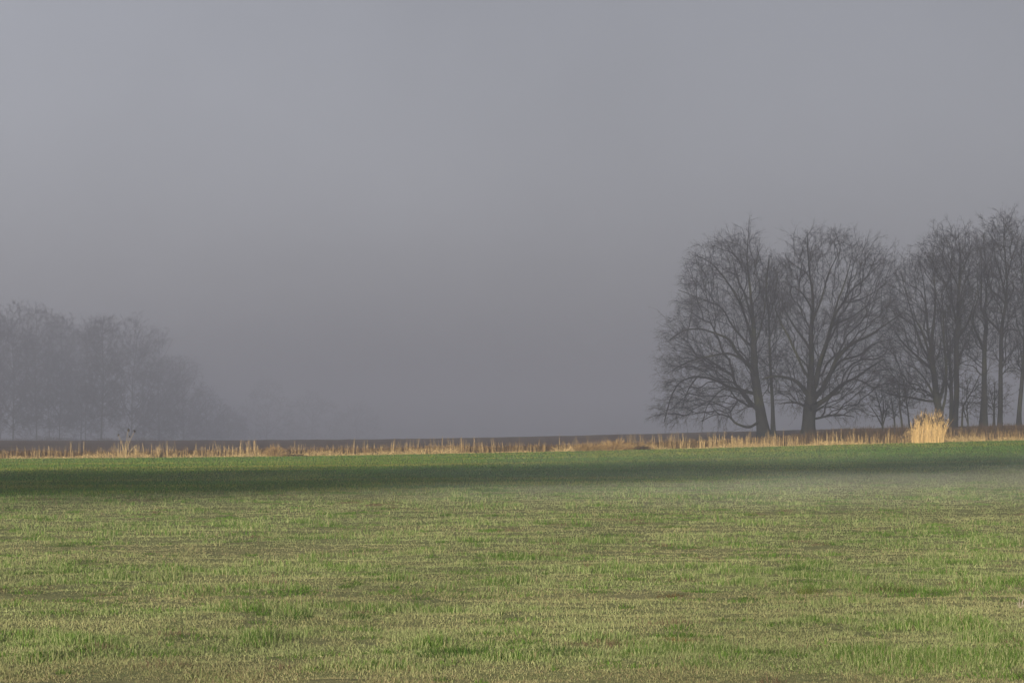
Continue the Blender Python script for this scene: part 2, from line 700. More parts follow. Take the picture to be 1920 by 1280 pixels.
# the broad spreading tree
make_tree('spreading_tree', 'broad bare tree with short thick trunk fanning into many spreading limbs', GR, 214, [
    [(1515, 815, 30), (1516, 790, 25), (1519, 764, 27), (1522, 738, 22), (1521, 705, 15), (1522, 675, 13), (1522, 623, 11), (1526, 565, 8), (1520, 513, 6), (1517, 469, 4), (1515, 432, 2)],
    [(1518, 745, 10), (1505, 727, 9), (1491, 714, 7), (1471, 708, 6), (1450, 706, 5), (1428, 711, 2)],
    [(1520, 710, 7), (1508, 695, 6), (1495, 671, 5), (1476, 634, 4.5), (1460, 606, 3.5), (1449, 580, 2)],
    [(1522, 655, 7), (1512, 639, 6), (1491, 606, 5), (1479, 582, 3), (1470, 555, 2)],
    [(1525, 580, 6), (1515, 565, 5), (1501, 548, 4), (1481, 536, 2.5), (1466, 528, 1.5)],
    [(1521, 520, 5), (1512, 510, 4), (1495, 500, 3), (1474, 484, 2)],
    [(1522, 738, 12), (1531, 720, 12), (1539, 685, 11), (1553, 647, 9), (1570, 592, 8), (1587, 568, 6), (1605, 541, 5), (1629, 520, 4), (1663, 487, 2)],
    [(1524, 745, 11), (1538, 734, 10), (1553, 702, 9), (1563, 675, 8), (1587, 647, 7), (1615, 634, 5), (1642, 616, 4), (1678, 590, 2)],
    [(1521, 768, 12), (1535, 758, 11), (1553, 747, 9), (1587, 720, 7), (1612, 709, 5), (1642, 689, 4), (1672, 670, 2)],
    [(1612, 709, 3.5), (1629, 714, 3), (1645, 724, 2.5), (1660, 722, 1.5)],
    [(1553, 702, 7), (1565, 688, 6), (1580, 675, 5), (1615, 665, 4), (1642, 644, 3), (1675, 634, 1.5)],
    [(1534, 700, 8), (1540, 670, 7), (1553, 623, 6), (1563, 572, 5), (1577, 530, 4), (1587, 480, 2)],
    [(1523, 610, 6), (1530, 590, 5.5), (1541, 560, 5), (1553, 513, 4), (1574, 470, 2)],
    [(1520, 788, 5), (1535, 784, 4.5), (1550, 781, 4), (1574, 777, 3), (1605, 781, 1.5)],
    [(1518, 768, 6), (1505, 760, 5), (1488, 754, 3.5), (1460, 757, 1.5)],
    [(1567, 610, 6), (1584, 600, 5), (1608, 590, 4), (1642, 565, 3), (1676, 545, 1.5)],
    [(1587, 568, 4), (1610, 562, 4), (1635, 552, 3), (1668, 528, 1.5)],
    [(1590, 564, 4), (1597, 530, 3), (1604, 490, 2), (1618, 455, 1.5)],
], [(1515, 428), (1548, 440), (1581, 434), (1612, 444), (1645, 460), (1674, 488), (1684, 520), (1690, 578), (1682, 640), (1672, 675), (1655, 728), (1612, 782), (1560, 790), (1530, 770),
    (1500, 770), (1455, 760), (1446, 705), (1456, 640), (1450, 590), (1470, 538), (1464, 486), (1486, 450)],
    n=3000, seed=11, twigs=2.1, twig_r=0.0058, twig_len=0.85, droop=0.28, cl=9)

make_tree('clump_tree', 'bushy many-stemmed bare tree rising behind the tall straw tuft', GR, 219, [
    [(1764, 808, 18), (1764, 793, 15), (1759, 754, 14), (1752, 703, 12), (1748, 650, 10), (1754, 596, 7), (1755, 542, 5), (1748, 490, 2)],
    [(1756, 735, 8), (1746, 700, 7), (1737, 667, 6), (1726, 639, 5), (1712, 610, 4), (1687, 590, 2)],
    [(1751, 700, 6), (1736, 680, 5.5), (1719, 664, 5), (1700, 644, 4), (1683, 620, 2)],
    [(1760, 760, 8), (1770, 720, 7), (1773, 689, 6), (1767, 639, 5), (1766, 596, 4), (1760, 545, 2)],
    [(1758, 755, 5), (1740, 751, 4.5), (1712, 745, 4), (1676, 739, 3), (1656, 730, 1.5)],
    [(1748, 655, 7), (1743, 620, 6), (1742, 581, 5), (1738, 525, 3), (1730, 480, 2)],
    [(1750, 690, 6), (1732, 640, 5), (1722, 590, 4), (1712, 540, 3), (1706, 500, 2)],
    [(1763, 780, 6), (1752, 740, 5), (1742, 715, 4), (1722, 690, 3), (1700, 680, 2)],
    [(1765, 780, 6), (1776, 745, 5), (1781, 700, 4), (1784, 660, 3)],
], [(1719, 462), (1738, 476), (1758, 464), (1776, 488), (1792, 560), (1786, 640), (1788, 700), (1780, 752), (1730, 765), (1690, 757), (1652, 734), (1644, 682), (1648, 615), (1676, 560), (1690, 490)],
    n=1700, seed=21, twigs=2.03, twig_len=0.8)

make_tree('tall_tree', 'tall bare tree with dark straight trunk and rounded top beside the bushy one', GR, 222, [
    [(1789, 806, 14), (1792, 770, 11), (1794, 739, 11), (1794, 685, 11), (1793, 639, 12), (1798, 596, 11), (1798, 542, 8), (1802, 506, 6), (1798, 440, 2)],
    [(1797, 615, 6), (1790, 580, 5), (1789, 552, 4.5), (1789, 520, 4), (1792, 470, 2)],
    [(1798, 590, 5), (1803, 560, 4.5), (1805, 524, 4), (1812, 470, 2)],
    [(1795, 640, 5), (1803, 622, 5), (1812, 603, 4), (1820, 574, 3), (1826, 545, 2)],
    [(1798, 540, 4), (1786, 510, 3.5), (1772, 480, 2)],
    [(1801, 515, 4), (1815, 485, 3), (1824, 455, 2)],
    [(1794, 690, 3.5), (1803, 680, 3), (1818, 675, 1.6)],
], [(1798, 420), (1776, 430), (1758, 446), (1746, 478), (1758, 540), (1776, 610), (1786, 660), (1812, 660), (1824, 600), (1832, 540), (1836, 480), (1822, 436)],
    n=1300, seed=23, twigs=2.03, twig_len=0.75)

make_tree('thin_tree', 'thin bare tree squeezed between the bushy tree and the tall dark trunk', GR, 225, [
    [(1782, 806, 10), (1784, 770, 9), (1784, 739, 8), (1782, 696, 7), (1776, 650, 5), (1772, 600, 3), (1776, 550, 2)],
    [(1783, 720, 4), (1790, 690, 3), (1800, 660, 2)],
    [(1783, 735, 4), (1772, 705, 3), (1762, 680, 2)],
], [(1775, 545), (1756, 590), (1752, 680), (1770, 730), (1795, 725), (1805, 660), (1796, 580)], n=450, seed=25, twigs=1.4, twig_len=0.7)

make_tree('forked_tree', 'bare tree whose thick trunk forks at half height into crooked limbs', GR, 232, [
    [(1844, 804, 20), (1845, 785, 16), (1847, 739, 11.5), (1848, 685, 10.5), (1848, 653, 9.5), (1852, 603, 9), (1849, 581, 8), (1852, 552, 5), (1848, 516, 4), (1850, 488, 3), (1846, 440, 2)],
    [(1848, 664, 7), (1840, 645, 6.5), (1830, 628, 6), (1820, 603, 5), (1824, 570, 4), (1827, 556, 3.5), (1812, 545, 2.5), (1805, 520, 1.5)],
    [(1851, 602, 7), (1844, 585, 7), (1839, 574, 6), (1838, 542, 5), (1836, 510, 3), (1832, 470, 2)],
    [(1850, 580, 4), (1858, 564, 4), (1860, 552, 3), (1856, 531, 2)],
    [(1848, 705, 3.5), (1838, 700, 3), (1827, 687, 2.5), (1809, 684, 1.5)],
    [(1838, 575, 4), (1830, 545, 3), (1826, 500, 2)],
], [(1845, 425), (1824, 455), (1814, 500), (1806, 548), (1808, 620), (1812, 690), (1840, 690), (1858, 640), (1868, 570), (1866, 500), (1862, 445)],
    n=1000, seed=27, twigs=1.89, twig_len=0.75)

make_tree('crooked_tree', 'tallest bare tree, smooth slender trunk splitting high up into a narrow fork', GR, 228, [
    [(1874, 804, 12), (1875, 785, 10), (1876, 739, 9), (1876, 685, 8.5), (1878, 617, 8.5), (1884, 581, 8), (1887, 563, 8), (1889, 531, 5.5), (1888, 499, 4), (1884, 452, 3), (1888, 405, 1.6)],
    [(1886, 568, 6), (1876, 556, 6), (1863, 545, 5), (1856, 527, 3.5), (1852, 490, 2)],
    [(1887, 558, 5), (1883, 530, 4.5), (1880, 510, 4), (1873, 480, 3), (1868, 440, 1.8)],
    [(1887, 566, 4.5), (1895, 556, 4), (1898, 540, 3), (1894, 525, 2)],
    [(1877, 626, 5), (1868, 612, 5), (1860, 603, 4.5), (1850, 597, 4), (1840, 590, 2)],
    [(1877, 632, 4), (1884, 622, 4), (1892, 617, 3.5), (1908, 620, 2.5), (1925, 615, 1.5)],
    [(1880, 625, 2.5), (1888, 612, 2.5), (1896, 606, 2), (1901, 613, 1.5)],
    [(1889, 520, 4), (1898, 480, 3), (1912, 440, 1.8)],
    [(1876, 700, 2.5), (1890, 690, 2), (1908, 692, 1.4)],
], [(1888, 395), (1866, 405), (1852, 430), (1846, 470), (1850, 530), (1862, 600), (1870, 660), (1905, 700), (1916, 640), (1914, 560), (1920, 480), (1918, 425), (1902, 404)],
    n=1300, seed=29, twigs=1.89, twig_len=0.75)

make_tree('edge_tree', 'bare tree with dark dense crown, cut off by the picture edge', GR, 224, [
    [(1910, 800, 13), (1911, 775, 9), (1915, 732, 8), (1919, 690, 8), (1922, 620, 7), (1924, 540, 5), (1926, 460, 2.5)],
    [(1921, 640, 4), (1912, 610, 3), (1908, 570, 2)],
    [(1923, 580, 4), (1936, 540, 3), (1950, 500, 2)],
    [(1923, 560, 4), (1914, 520, 3), (1908, 470, 2)],
    [(1919, 690, 4), (1940, 650, 3), (1962, 610, 2)],
], [(1926, 425), (1910, 440), (1902, 480), (1903, 540), (1906, 600), (1904, 660), (1912, 720), (1950, 720), (1982, 620), (1975, 500), (1955, 440)],
    n=1500, seed=31, twigs=1.9, twig_len=0.75)

GS = 'saplings and shrubs among the trees'
make_tree('thin_sapling', 'thin dark sapling standing between two thick trunks', GS, 236, [
    [(1864, 802, 6), (1864, 775, 5), (1865, 745, 4), (1865, 715, 2)],
    [(1864, 765, 2.5), (1857, 745, 2), (1851, 725, 1.4)],
    [(1865, 755, 2.5), (1872, 735, 2), (1878, 722, 1.4)],
], [(1865, 708), (1848, 725), (1846, 760), (1858, 775), (1878, 770), (1882, 730)], n=220, seed=33, twigs=2, twig_len=0.5, cat='sapling')
make_tree('crooked_shrub', 'thin crooked shrub with slanting stem near the tall dark trunk', GS, 215, [
    [(1803, 806, 5), (1804, 780, 4), (1807, 760, 4), (1820, 739, 3), (1833, 714, 2.5), (1838, 704, 1.4)],
    [(1806, 765, 3), (1809, 780, 2.5), (1813, 800, 2)],
    [(1815, 748, 2.5), (1814, 725, 2), (1822, 700, 1.4)],
], [(1830, 692), (1808, 712), (1800, 740), (1812, 765), (1832, 745), (1846, 715)], n=160, seed=35, twigs=1.5, twig_len=0.5, cat='shrub')
make_tree('curved_sapling', 'short curved sapling beside the slanting shrub', GS, 218, [
    [(1815, 805, 3.5), (1814, 785, 3), (1812, 765, 3), (1816, 755, 2.4), (1821, 745, 1.5)],
], [(1818, 738), (1806, 752), (1806, 775), (1820, 780), (1828, 758)], n=80, seed=36, twigs=1.5, twig_len=0.45, cat='sapling')
make_tree('dense_shrub', 'dense fan-shaped bare shrub beside the gap under the spreading tree', GS, 224, [
    [(1655, 803, 5), (1655, 790, 4), (1652, 770, 3), (1645, 745, 2.4), (1640, 728, 1.5)],
    [(1655, 793, 4), (1658, 770, 3), (1658, 745, 2.4), (1656, 722, 1.5)],
    [(1655, 795, 3), (1662, 775, 2.5), (1668, 750, 1.6)],
    [(1654, 795, 3), (1645, 778, 2.5), (1634, 760, 1.6)],
], [(1655, 716), (1634, 728), (1627, 750), (1630, 782), (1650, 790), (1668, 780), (1674, 745), (1668, 722)], n=190, seed=37, twigs=1.3, twig_len=0.5, cat='shrub')
make_tree('leaning_sapling', 'short bare sapling next to the fan-shaped shrub', GS, 222, [
    [(1679, 805, 4), (1677, 785, 3.2), (1674, 765, 3), (1672, 742, 1.8)],
    [(1676, 778, 2), (1684, 758, 1.5), (1688, 742, 1.2)],
], [(1672, 735), (1662, 752), (1666, 780), (1682, 784), (1688, 755)], n=80, seed=39, twigs=1.2, twig_len=0.5, cat='sapling')
make_tree('upright_sapling', 'tall thin sapling with dark stem, nearest of the saplings to the fan-shaped shrub but one', GS, 212, [
    [(1692, 812, 5), (1690, 790, 4.2), (1687, 765, 3.8), (1687, 745, 3.4), (1686, 715, 2.6), (1690, 690, 1.6)],
    [(1687, 748, 2.5), (1678, 738, 2), (1668, 730, 1.4)],
    [(1688, 760, 2), (1697, 748, 1.6), (1703, 738, 1.2)],
], [(1690, 680), (1676, 700), (1666, 735), (1680, 765), (1698, 760), (1702, 715)], n=130, seed=41, twigs=1.1, twig_len=0.5, cat='sapling')
make_tree('slender_sapling', 'slender leaning sapling right behind the tall straw tuft', GS, 213, [
    [(1707, 812, 4.5), (1704, 785, 3.6), (1701, 755, 3.2), (1696, 725, 2.6), (1691, 698, 1.5)],
    [(1701, 750, 2), (1712, 742, 1.6), (1722, 730, 1.2)],
], [(1692, 690), (1684, 715), (1692, 755), (1712, 765), (1722, 735), (1706, 705)], n=110, seed=43, twigs=1.1, twig_len=0.5, cat='sapling')

# trees far off on the other side, nearly lost in the fog
GF = 'trees fading into the fog'
FOG = [  # x, top, half width, base of crown, trunk width, label
    (-28, 572, 44, 770, 6, 'fogged tree at the very edge of the picture, half of it outside'),
    (24, 566, 40, 780, 5, 'fogged tree next to the one at the picture edge'),
    (68, 570, 38, 775, 5, 'tall fogged tree third in from the picture edge'),
    (112, 582, 36, 785, 4, 'narrower fogged tree where the row of tops begins to dip'),
    (152, 606, 32, 790, 4, 'low fogged tree in the dip between taller tops'),
    (190, 582, 30, 760, 6, 'fogged tree with the plainest trunk, standing beside the pale gap'),
    (247, 590, 40, 795, 5, 'fogged tree on the far side of the pale gap'),
    (298, 612, 42, 800, 5, 'broad fogged tree with a crown down to the ground'),
    (344, 660, 40, 802, 4, 'rounded fogged tree, lower than the broad one beside it'),
    (388, 722, 34, 806, 3, 'small faint fogged tree ending the row'),
]


def fog_tree(k, fx, ft, hw, cb, tw, lab, D):
    rr = random.Random(100 + k)
    b = 834
    hw = hw * 1.12
    cb = min(cb + 22, 826)
    mid = fx + rr.uniform(-4, 4)
    limbs = [[(fx, b, tw * 0.6 + 1), (fx, b - 30, tw * 0.55), (mid, (b + ft) / 2, tw * 0.5), (mid + rr.uniform(-9, 9), ft + 50, tw * 0.45), (mid, ft + 6, 1)]]
    for q in range(7):
        yy = b - (b - ft) * rr.uniform(0.15, 0.7)
        sg = -1 if q % 2 else 1
        ex = hw * rr.uniform(0.55, 0.95)
        limbs.append([(mid, yy, tw * 0.5), (mid + sg * ex * 0.35, yy - ex * 0.45, tw * 0.35), (mid + sg * ex * 0.75, yy - ex * rr.uniform(0.9, 1.5), 1)])
    env = [(fx, ft), (fx - hw * 0.5, ft + 18), (fx - hw * 0.85, ft + (cb - ft) * 0.3), (fx - hw, ft + (cb - ft) * 0.7), (fx - hw * 0.8, cb),
           (fx + hw * 0.8, cb), (fx + hw, ft + (cb - ft) * 0.7), (fx + hw * 0.85, ft + (cb - ft) * 0.3), (fx + hw * 0.5, ft + 16)]
    make_tree('fogged_tree', lab, GF, D, limbs, env, n=1700, seed=200 + k, twigs=2.3, twig_len=1.0, side=2, twig_r=0.02, rtip=0.011, cl=10, soft=1.0, thin_top=0.6)


for k, (fx, ft, hw, cb, tw, lab) in enumerate(FOG):
    fog_tree(k, fx, ft, hw, cb, tw, lab, [690, 670, 710, 740, 780, 660, 740, 830, 950, 1080][k])
for k, (fx, ft, hw, cb, tw, lab) in enumerate([
        (0, 584, 50, 815, 4, 'paler fogged tree behind the first two of the row'),
        (92, 588, 48, 815, 4, 'paler fogged tree showing between two tall ones, behind the row'),
        (160, 604, 46, 818, 4, 'paler low fogged tree filling the dip in the row from behind'),
        (270, 616, 50, 818, 4, 'paler fogged tree behind the broad rounded crown'),
        (325, 675, 48, 820, 3, 'palest fogged tree behind the sloping end of the row'),
        (500, 704, 44, 826, 3, 'ghostly fogged tree first past the end of the row, hardly to be made out'),
        (585, 726, 46, 826, 3, 'ghostly fogged tree second past the end of the row, hardly to be made out'),
        (668, 748, 40, 826, 3, 'ghostly fogged tree third past the end of the row, hardly to be made out'),
        (428, 762, 30, 822, 3, 'palest low fogged bush past the end of the row')]):
    fog_tree(20 + k, fx, ft, hw, cb, tw, lab, [830, 860, 900, 960, 1060, 1400, 1500, 1600, 1250][k])


# ------------------------------------------------------------------ grass
def pick(a, b, f):
    return a[None] * (1 - f[:, None]) + b[None] * f[:, None]


FRESH = np.array([0.115, 0.215, 0.032])
PALE = np.array([0.375, 0.415, 0.18])
STRAW = np.array([0.43, 0.40, 0.195])
BROWN = np.array([0.30, 0.22, 0.13])
CROP = np.array([0.105, 0.215, 0.034])
CROP2 = np.array([0.26, 0.265, 0.058])


def wedge(n, d0, d1, k, spread):
    """points over the ground, thinning with distance as d**-k per square metre, over a wedge wider than the frame"""
    u = rng.uniform(0, 1, n)
    e = 2 - k
    d = (d0 ** e + u * (d1 ** e - d0 ** e)) ** (1 / e)
    x = rng.uniform(-1, 1, n) * (spread * d + 1.0)
    return x, d


def grow_meadow():
    mb = MB()
    n = 1150000
    x, y = wedge(n, 15.5, 110, 2.9, 0.225)
    keep = y < border_y(x) - 0.3 + rng.normal(0, 2.2, n)
    x, y = x[keep], y[keep]
    n = len(x)
    sw = swath(x, y)
    big = fbm(x * 0.22, y * 0.55, 71, 4)            # patches stretched across the view
    tuft = fbm(x * 1.6, y * 1.6, 75, 3)
    green = np.clip((big - 0.40) * 3.2 + (tuft - 0.5) * 2.2 - sw * 1.0 + 0.3, 0, 1)
    lush = np.clip((tuft - 0.60) * 9 + (big - 0.5) * 2.5, 0, 1) * (1 - 0.8 * sw)
    fade = np.clip((y - 25) / 45, 0, 1)              # far blades stand for many: their colours even out
    jit = 1 - 0.55 * fade
    col = pick(STRAW, PALE, np.clip(0.42 + green * 0.9 - 0.35 * sw + rng.normal(0, 0.2, n) * jit, 0, 1))
    g2 = rng.uniform(0, 1, n) < 0.15 + 0.45 * green
    col = np.where(g2[:, None], pick(PALE, FRESH, np.clip(0.2 + lush * 0.85 + rng.normal(0, 0.2, n) * jit, 0, 1)), col)
    br = rng.uniform(0, 1, n) < 0.05 + 0.38 * sw
    col = np.where(br[:, None], pick(BROWN, STRAW, rng.uniform(0, 0.9, n)), col)
    col = col * (1 + rng.uniform(-0.2, 0.15, n) * jit)[:, None]
    hole = fbm(x * 2.3, y * 1.1, 78, 3)                # bare gaps where the soil shows
    thin = (hole < 0.24 + 0.12 * sw) & (rng.uniform(0, 1, n) < 0.8)
    h_scale = np.where(thin, 0.35, 1.0)
    col = np.where(thin[:, None], col * 0.6 + BROWN * 0.25, col)
    far_ = np.clip((y - 20) / 60, 0, 1)
    h = rng.uniform(0.022, 0.058, n) * (0.55 + 0.9 * tuft) * (1 + 1.0 * lush) * (1 - 0.4 * sw) * (1 + 0.15 * far_) * h_scale
    w = (0.0034 + 0.00014 * (y - 15)) * rng.uniform(0.7, 1.4, n)
    lean = np.where(rng.uniform(0, 1, n) < 0.6, rng.uniform(1.1, 2.2, n), rng.uniform(0.1, 1.0, n)) * (1 - 0.45 * lush) + 0.3 * sw
    az = rng.uniform(0, 2 * math.pi, n)
    base = np.stack([x, y, full_ground(x, y) - 0.01], -1)
    blades(mb, base, h, w, lean, az, col)
    # small darker clumps scattered through the sward
    nc = 1500
    cx, cyy = wedge(nc, 17, 85, 2.3, 0.225)
    ok = (fbm(cx * 0.22, cyy * 0.55, 71, 4) > 0.42 + 0.2 * rng.uniform(-1, 1, nc)) & (cyy < border_y(cx) - 1) & (swath(cx, cyy) < 0.7)
    cx, cyy = cx[ok], cyy[ok]
    nc = len(cx)
    rad_ = rng.gamma(3, 0.035, nc) * (0.8 + cyy / 60)
    per = (14 + 60 * rad_ / 0.12).astype(int)
    i = np.repeat(np.arange(nc), per)
    m = len(i)
    a = rng.uniform(0, 2 * math.pi, m)
    q = np.sqrt(rng.uniform(0, 1, m))
    x = cx[i] + np.cos(a) * q * rad_[i] * 1.5
    y = cyy[i] + np.sin(a) * q * rad_[i]
    col = pick(FRESH * 0.55, FRESH * 1.15, rng.uniform(0, 1, m)) * rng.uniform(0.8, 1.2, nc)[i][:, None]
    rusty = (rng.uniform(0, 1, nc) < 0.12)[i]
    col = np.where(rusty[:, None], BROWN * 0.6, col)
    hh = rng.uniform(0.05, 0.10, m) * (1 - 0.4 * q) * rng.uniform(0.7, 1.2, nc)[i]
    blades(mb, np.stack([x, y, full_ground(x, y) - 0.01], -1), hh, (0.004 + 0.00015 * (y - 15)) * rng.uniform(0.8, 1.4, m),
           rng.uniform(0.2, 1.3, m) * (0.4 + q), a + rng.normal(0, 0.5, m), col)
    return tag(link('meadow_grass', mb.mesh('meadow_grass'), M_GRASS), 'short pale meadow grass with brown mown lines', 'grass', kind='stuff')


def grow_crop():
    mb = MB()
    n = 330000
    x, y = wedge(n, 45, 181, 2.0001, 0.235)
    keep = (y > border_y(x) - 1.0 + rng.normal(0, 2.6, n)) & (y < reed_y(x) + 0.4)
    x, y = x[keep], y[keep]
    n = len(x)
    big = fbm(x * 0.10, y * 0.35, 81, 4)
    col = pick(CROP, CROP2, np.clip((big - 0.45) * 4 + rng.normal(0, 0.3, n), 0, 1))
    edge = np.clip(1 - (reed_y(x) - y) / 4.0, 0, 1)
    dry = rng.uniform(0, 1, n) < 0.06 + 0.5 * edge
    col = np.where(dry[:, None], pick(STRAW, CROP2, rng.uniform(0.2, 0.9, n)), col) * rng.uniform(0.75, 1.2, n)[:, None]
    h = rng.uniform(0.05, 0.10, n) * (0.8 + 0.5 * big)
    w = (0.014 + 0.00012 * (y - 60)) * rng.uniform(0.7, 1.4, n)
    lean = np.abs(rng.normal(0.5, 0.3, n))
    base = np.stack([x, y, ground(x, y) - 0.01], -1)
    blades(mb, base, h, w, lean, rng.uniform(0, 2 * math.pi, n), col)
    return tag(link('crop_grass', mb.mesh('crop_grass'), M_GRASS), 'dense deep green young crop in front of the reeds', 'crop', kind='stuff')


grow_meadow()
grow_crop()


# ------------------------------------------------------------------ the strip of dry reeds
GOLD = np.array([0.74, 0.55, 0.26])
GOLD2 = np.array([0.52, 0.36, 0.16])
RUST = np.array([0.20, 0.115, 0.045])
UMBER = np.array([0.068, 0.052, 0.042])


def stalks(mb, x, y, h, lean, r, col, bend=0.12):
    m = len(x)
    az = rng.uniform(0, 2 * math.pi, m)
    d = np.stack([np.cos(az) * lean, np.sin(az) * lean, np.ones(m)], -1)
    base = np.stack([x, y, ground(x, y) - 0.03], -1)
    s = np.linspace(0, 1, 4)[None, :, None]
    b = np.stack([np.cos(az), np.sin(az), -0.3 * np.ones(m)], -1) * (bend * h * rng.uniform(0, 1, m))[:, None]
    P = base[:, None] + d[:, None] * h[:, None, None] * s + b[:, None] * s * s
    tubes(mb, P, r, r * 0.5, 3, col)


def reed_strip():
    mb = MB()
    nb = 2800
    bxx = rng.uniform(-46, 46, nb)
    dens = fbm(bxx * 0.35, bxx * 0 + 5, 91, 3)
    keep = rng.uniform(0, 1, nb) < 0.25 + 1.5 * np.clip(dens - 0.3, 0, 1)
    bxx = bxx[keep]
    nb = len(bxx)
    by = reed_y(bxx) + rng.uniform(0.1, 1.8, nb)
    bh = rng.gamma(4, 0.155, nb) * (0.8 + 0.35 * fbm(bxx * 0.2, bxx * 0 + 9, 93, 2))
    bh = np.clip(bh, 0.2, 1.15)
    per = rng.integers(1, 5, nb)
    i = np.repeat(np.arange(nb), per)
    m = len(i)
    x = bxx[i] + rng.normal(0, 0.03, m)
    y = by[i] + rng.normal(0, 0.06, m)
    h = bh[i] * rng.uniform(0.6, 1.05, m)
    col = pick(GOLD, GOLD2, rng.uniform(0, 1, m)) * rng.uniform(0.75, 1.15, m)[:, None]
    # duller, browner stems in the middle stretch
    dull = np.clip((fbm(x * 0.16, x * 0 + 2, 95, 2) - 0.4) * 3, 0, 1)
    dull = np.maximum(dull, np.exp(-((x + 2) / 11) ** 2) * 0.9) * rng.uniform(0.5, 1.2, m)
    dull = np.clip(dull, 0, 1)
    col = col * (1 - 0.6 * dull[:, None]) + RUST[None] * (0.45 * dull[:, None])
    stalks(mb, x, y, h, rng.normal(0, 0.06, m), rng.uniform(0.006, 0.0115, m), col)
    # scattered low single stems
    m = 5200
    x = rng.uniform(-46, 46, m)
    y = reed_y(x) + rng.uniform(-0.1, 3.0, m)
    col = pick(GOLD2, RUST, rng.uniform(0, 1, m)) * rng.uniform(0.6, 1.1, m)[:, None]
    stalks(mb, x, y, rng.uniform(0.2, 0.75, m), rng.normal(0, 0.15, m), rng.uniform(0.006, 0.012, m), col, 0.3)
    # collapsed straw at the foot
    m = 8000
    x = rng.uniform(-46, 46, m)
    dn = fbm(x * 0.5, x * 0 + 7, 97, 3)
    y = reed_y(x) + rng.normal(0.25, 0.4, m)
    h = rng.uniform(0.10, 0.28, m) * (0.15 + 1.5 * np.clip(dn * 2 - 0.45, 0, 1))
    col = pick(GOLD, GOLD2, rng.uniform(0, 1, m)) * rng.uniform(0.7, 1.15, m)[:, None]
    stalks(mb, x, y, h, rng.normal(0, 1.3, m), rng.uniform(0.008, 0.014, m), col, 0.5)
    return tag(link('dry_reeds', mb.mesh('dry_reeds'), M_STRAW), 'golden dry reed stems and fallen straw along the field edge', 'reeds', kind='stuff')


def far_undergrowth():
    mb = MB()
    m = 30000
    px = rng.uniform(-60, 460, m)
    y = rng.uniform(590, 900, m)
    x = (px - 960) / F * y
    top = (1.0 + 3.2 * fbm(px * 0.03, y * 0.01, 111, 3)) * np.clip((470 - px) / 150, 0.2, 1)
    col = pick(UMBER * 0.5, UMBER, rng.uniform(0, 1, m))
    stalks(mb, x, y, top * rng.uniform(0.5, 1.1, m), rng.normal(0, 0.3, m), rng.uniform(0.02, 0.04, m), col, 0.3)
    return tag(link('far_undergrowth', mb.mesh('far_undergrowth'), M_STRAW), 'bare undergrowth at the feet of the fogged trees', 'undergrowth', kind='stuff')


far_undergrowth()


def brush_strip():
    mb = MB()
    m = 60000
    x = rng.uniform(-48, 48, m)
    dens = np.where(x > 14, 1.0, 0.6 + 0.4 * fbm(x * 0.3, x * 0 + 3, 99, 2))
    keep = rng.uniform(0, 1, m) < dens
    x = x[keep]
    m = len(x)
    y = reed_y(x) + np.where(x > 14, rng.uniform(1.2, 16, m), rng.uniform(0.8, 5, m))
    hs = 0.5 + 0.6 * sstep(14, 24, x)
    h = rng.uniform(0.45, 1.05, m) * hs * (0.7 + 0.6 * fbm(x * 0.5, y * 0.5, 101, 2))
    col = pick(UMBER, RUST * 0.55, np.clip(rng.normal(np.where(x > 14, 0.25, 0.7), 0.3, m), 0, 1)) * rng.uniform(0.6, 1.3, m)[:, None]
    stalks(mb, x, y, h, rng.normal(0, 0.18, m), rng.uniform(0.006, 0.013, m), col, 0.4)
    return tag(link('dead_undergrowth', mb.mesh('dead_undergrowth'), M_STRAW), 'dark brown dead stems behind the golden reeds', 'undergrowth', kind='stuff')


reed_strip()
brush_strip()


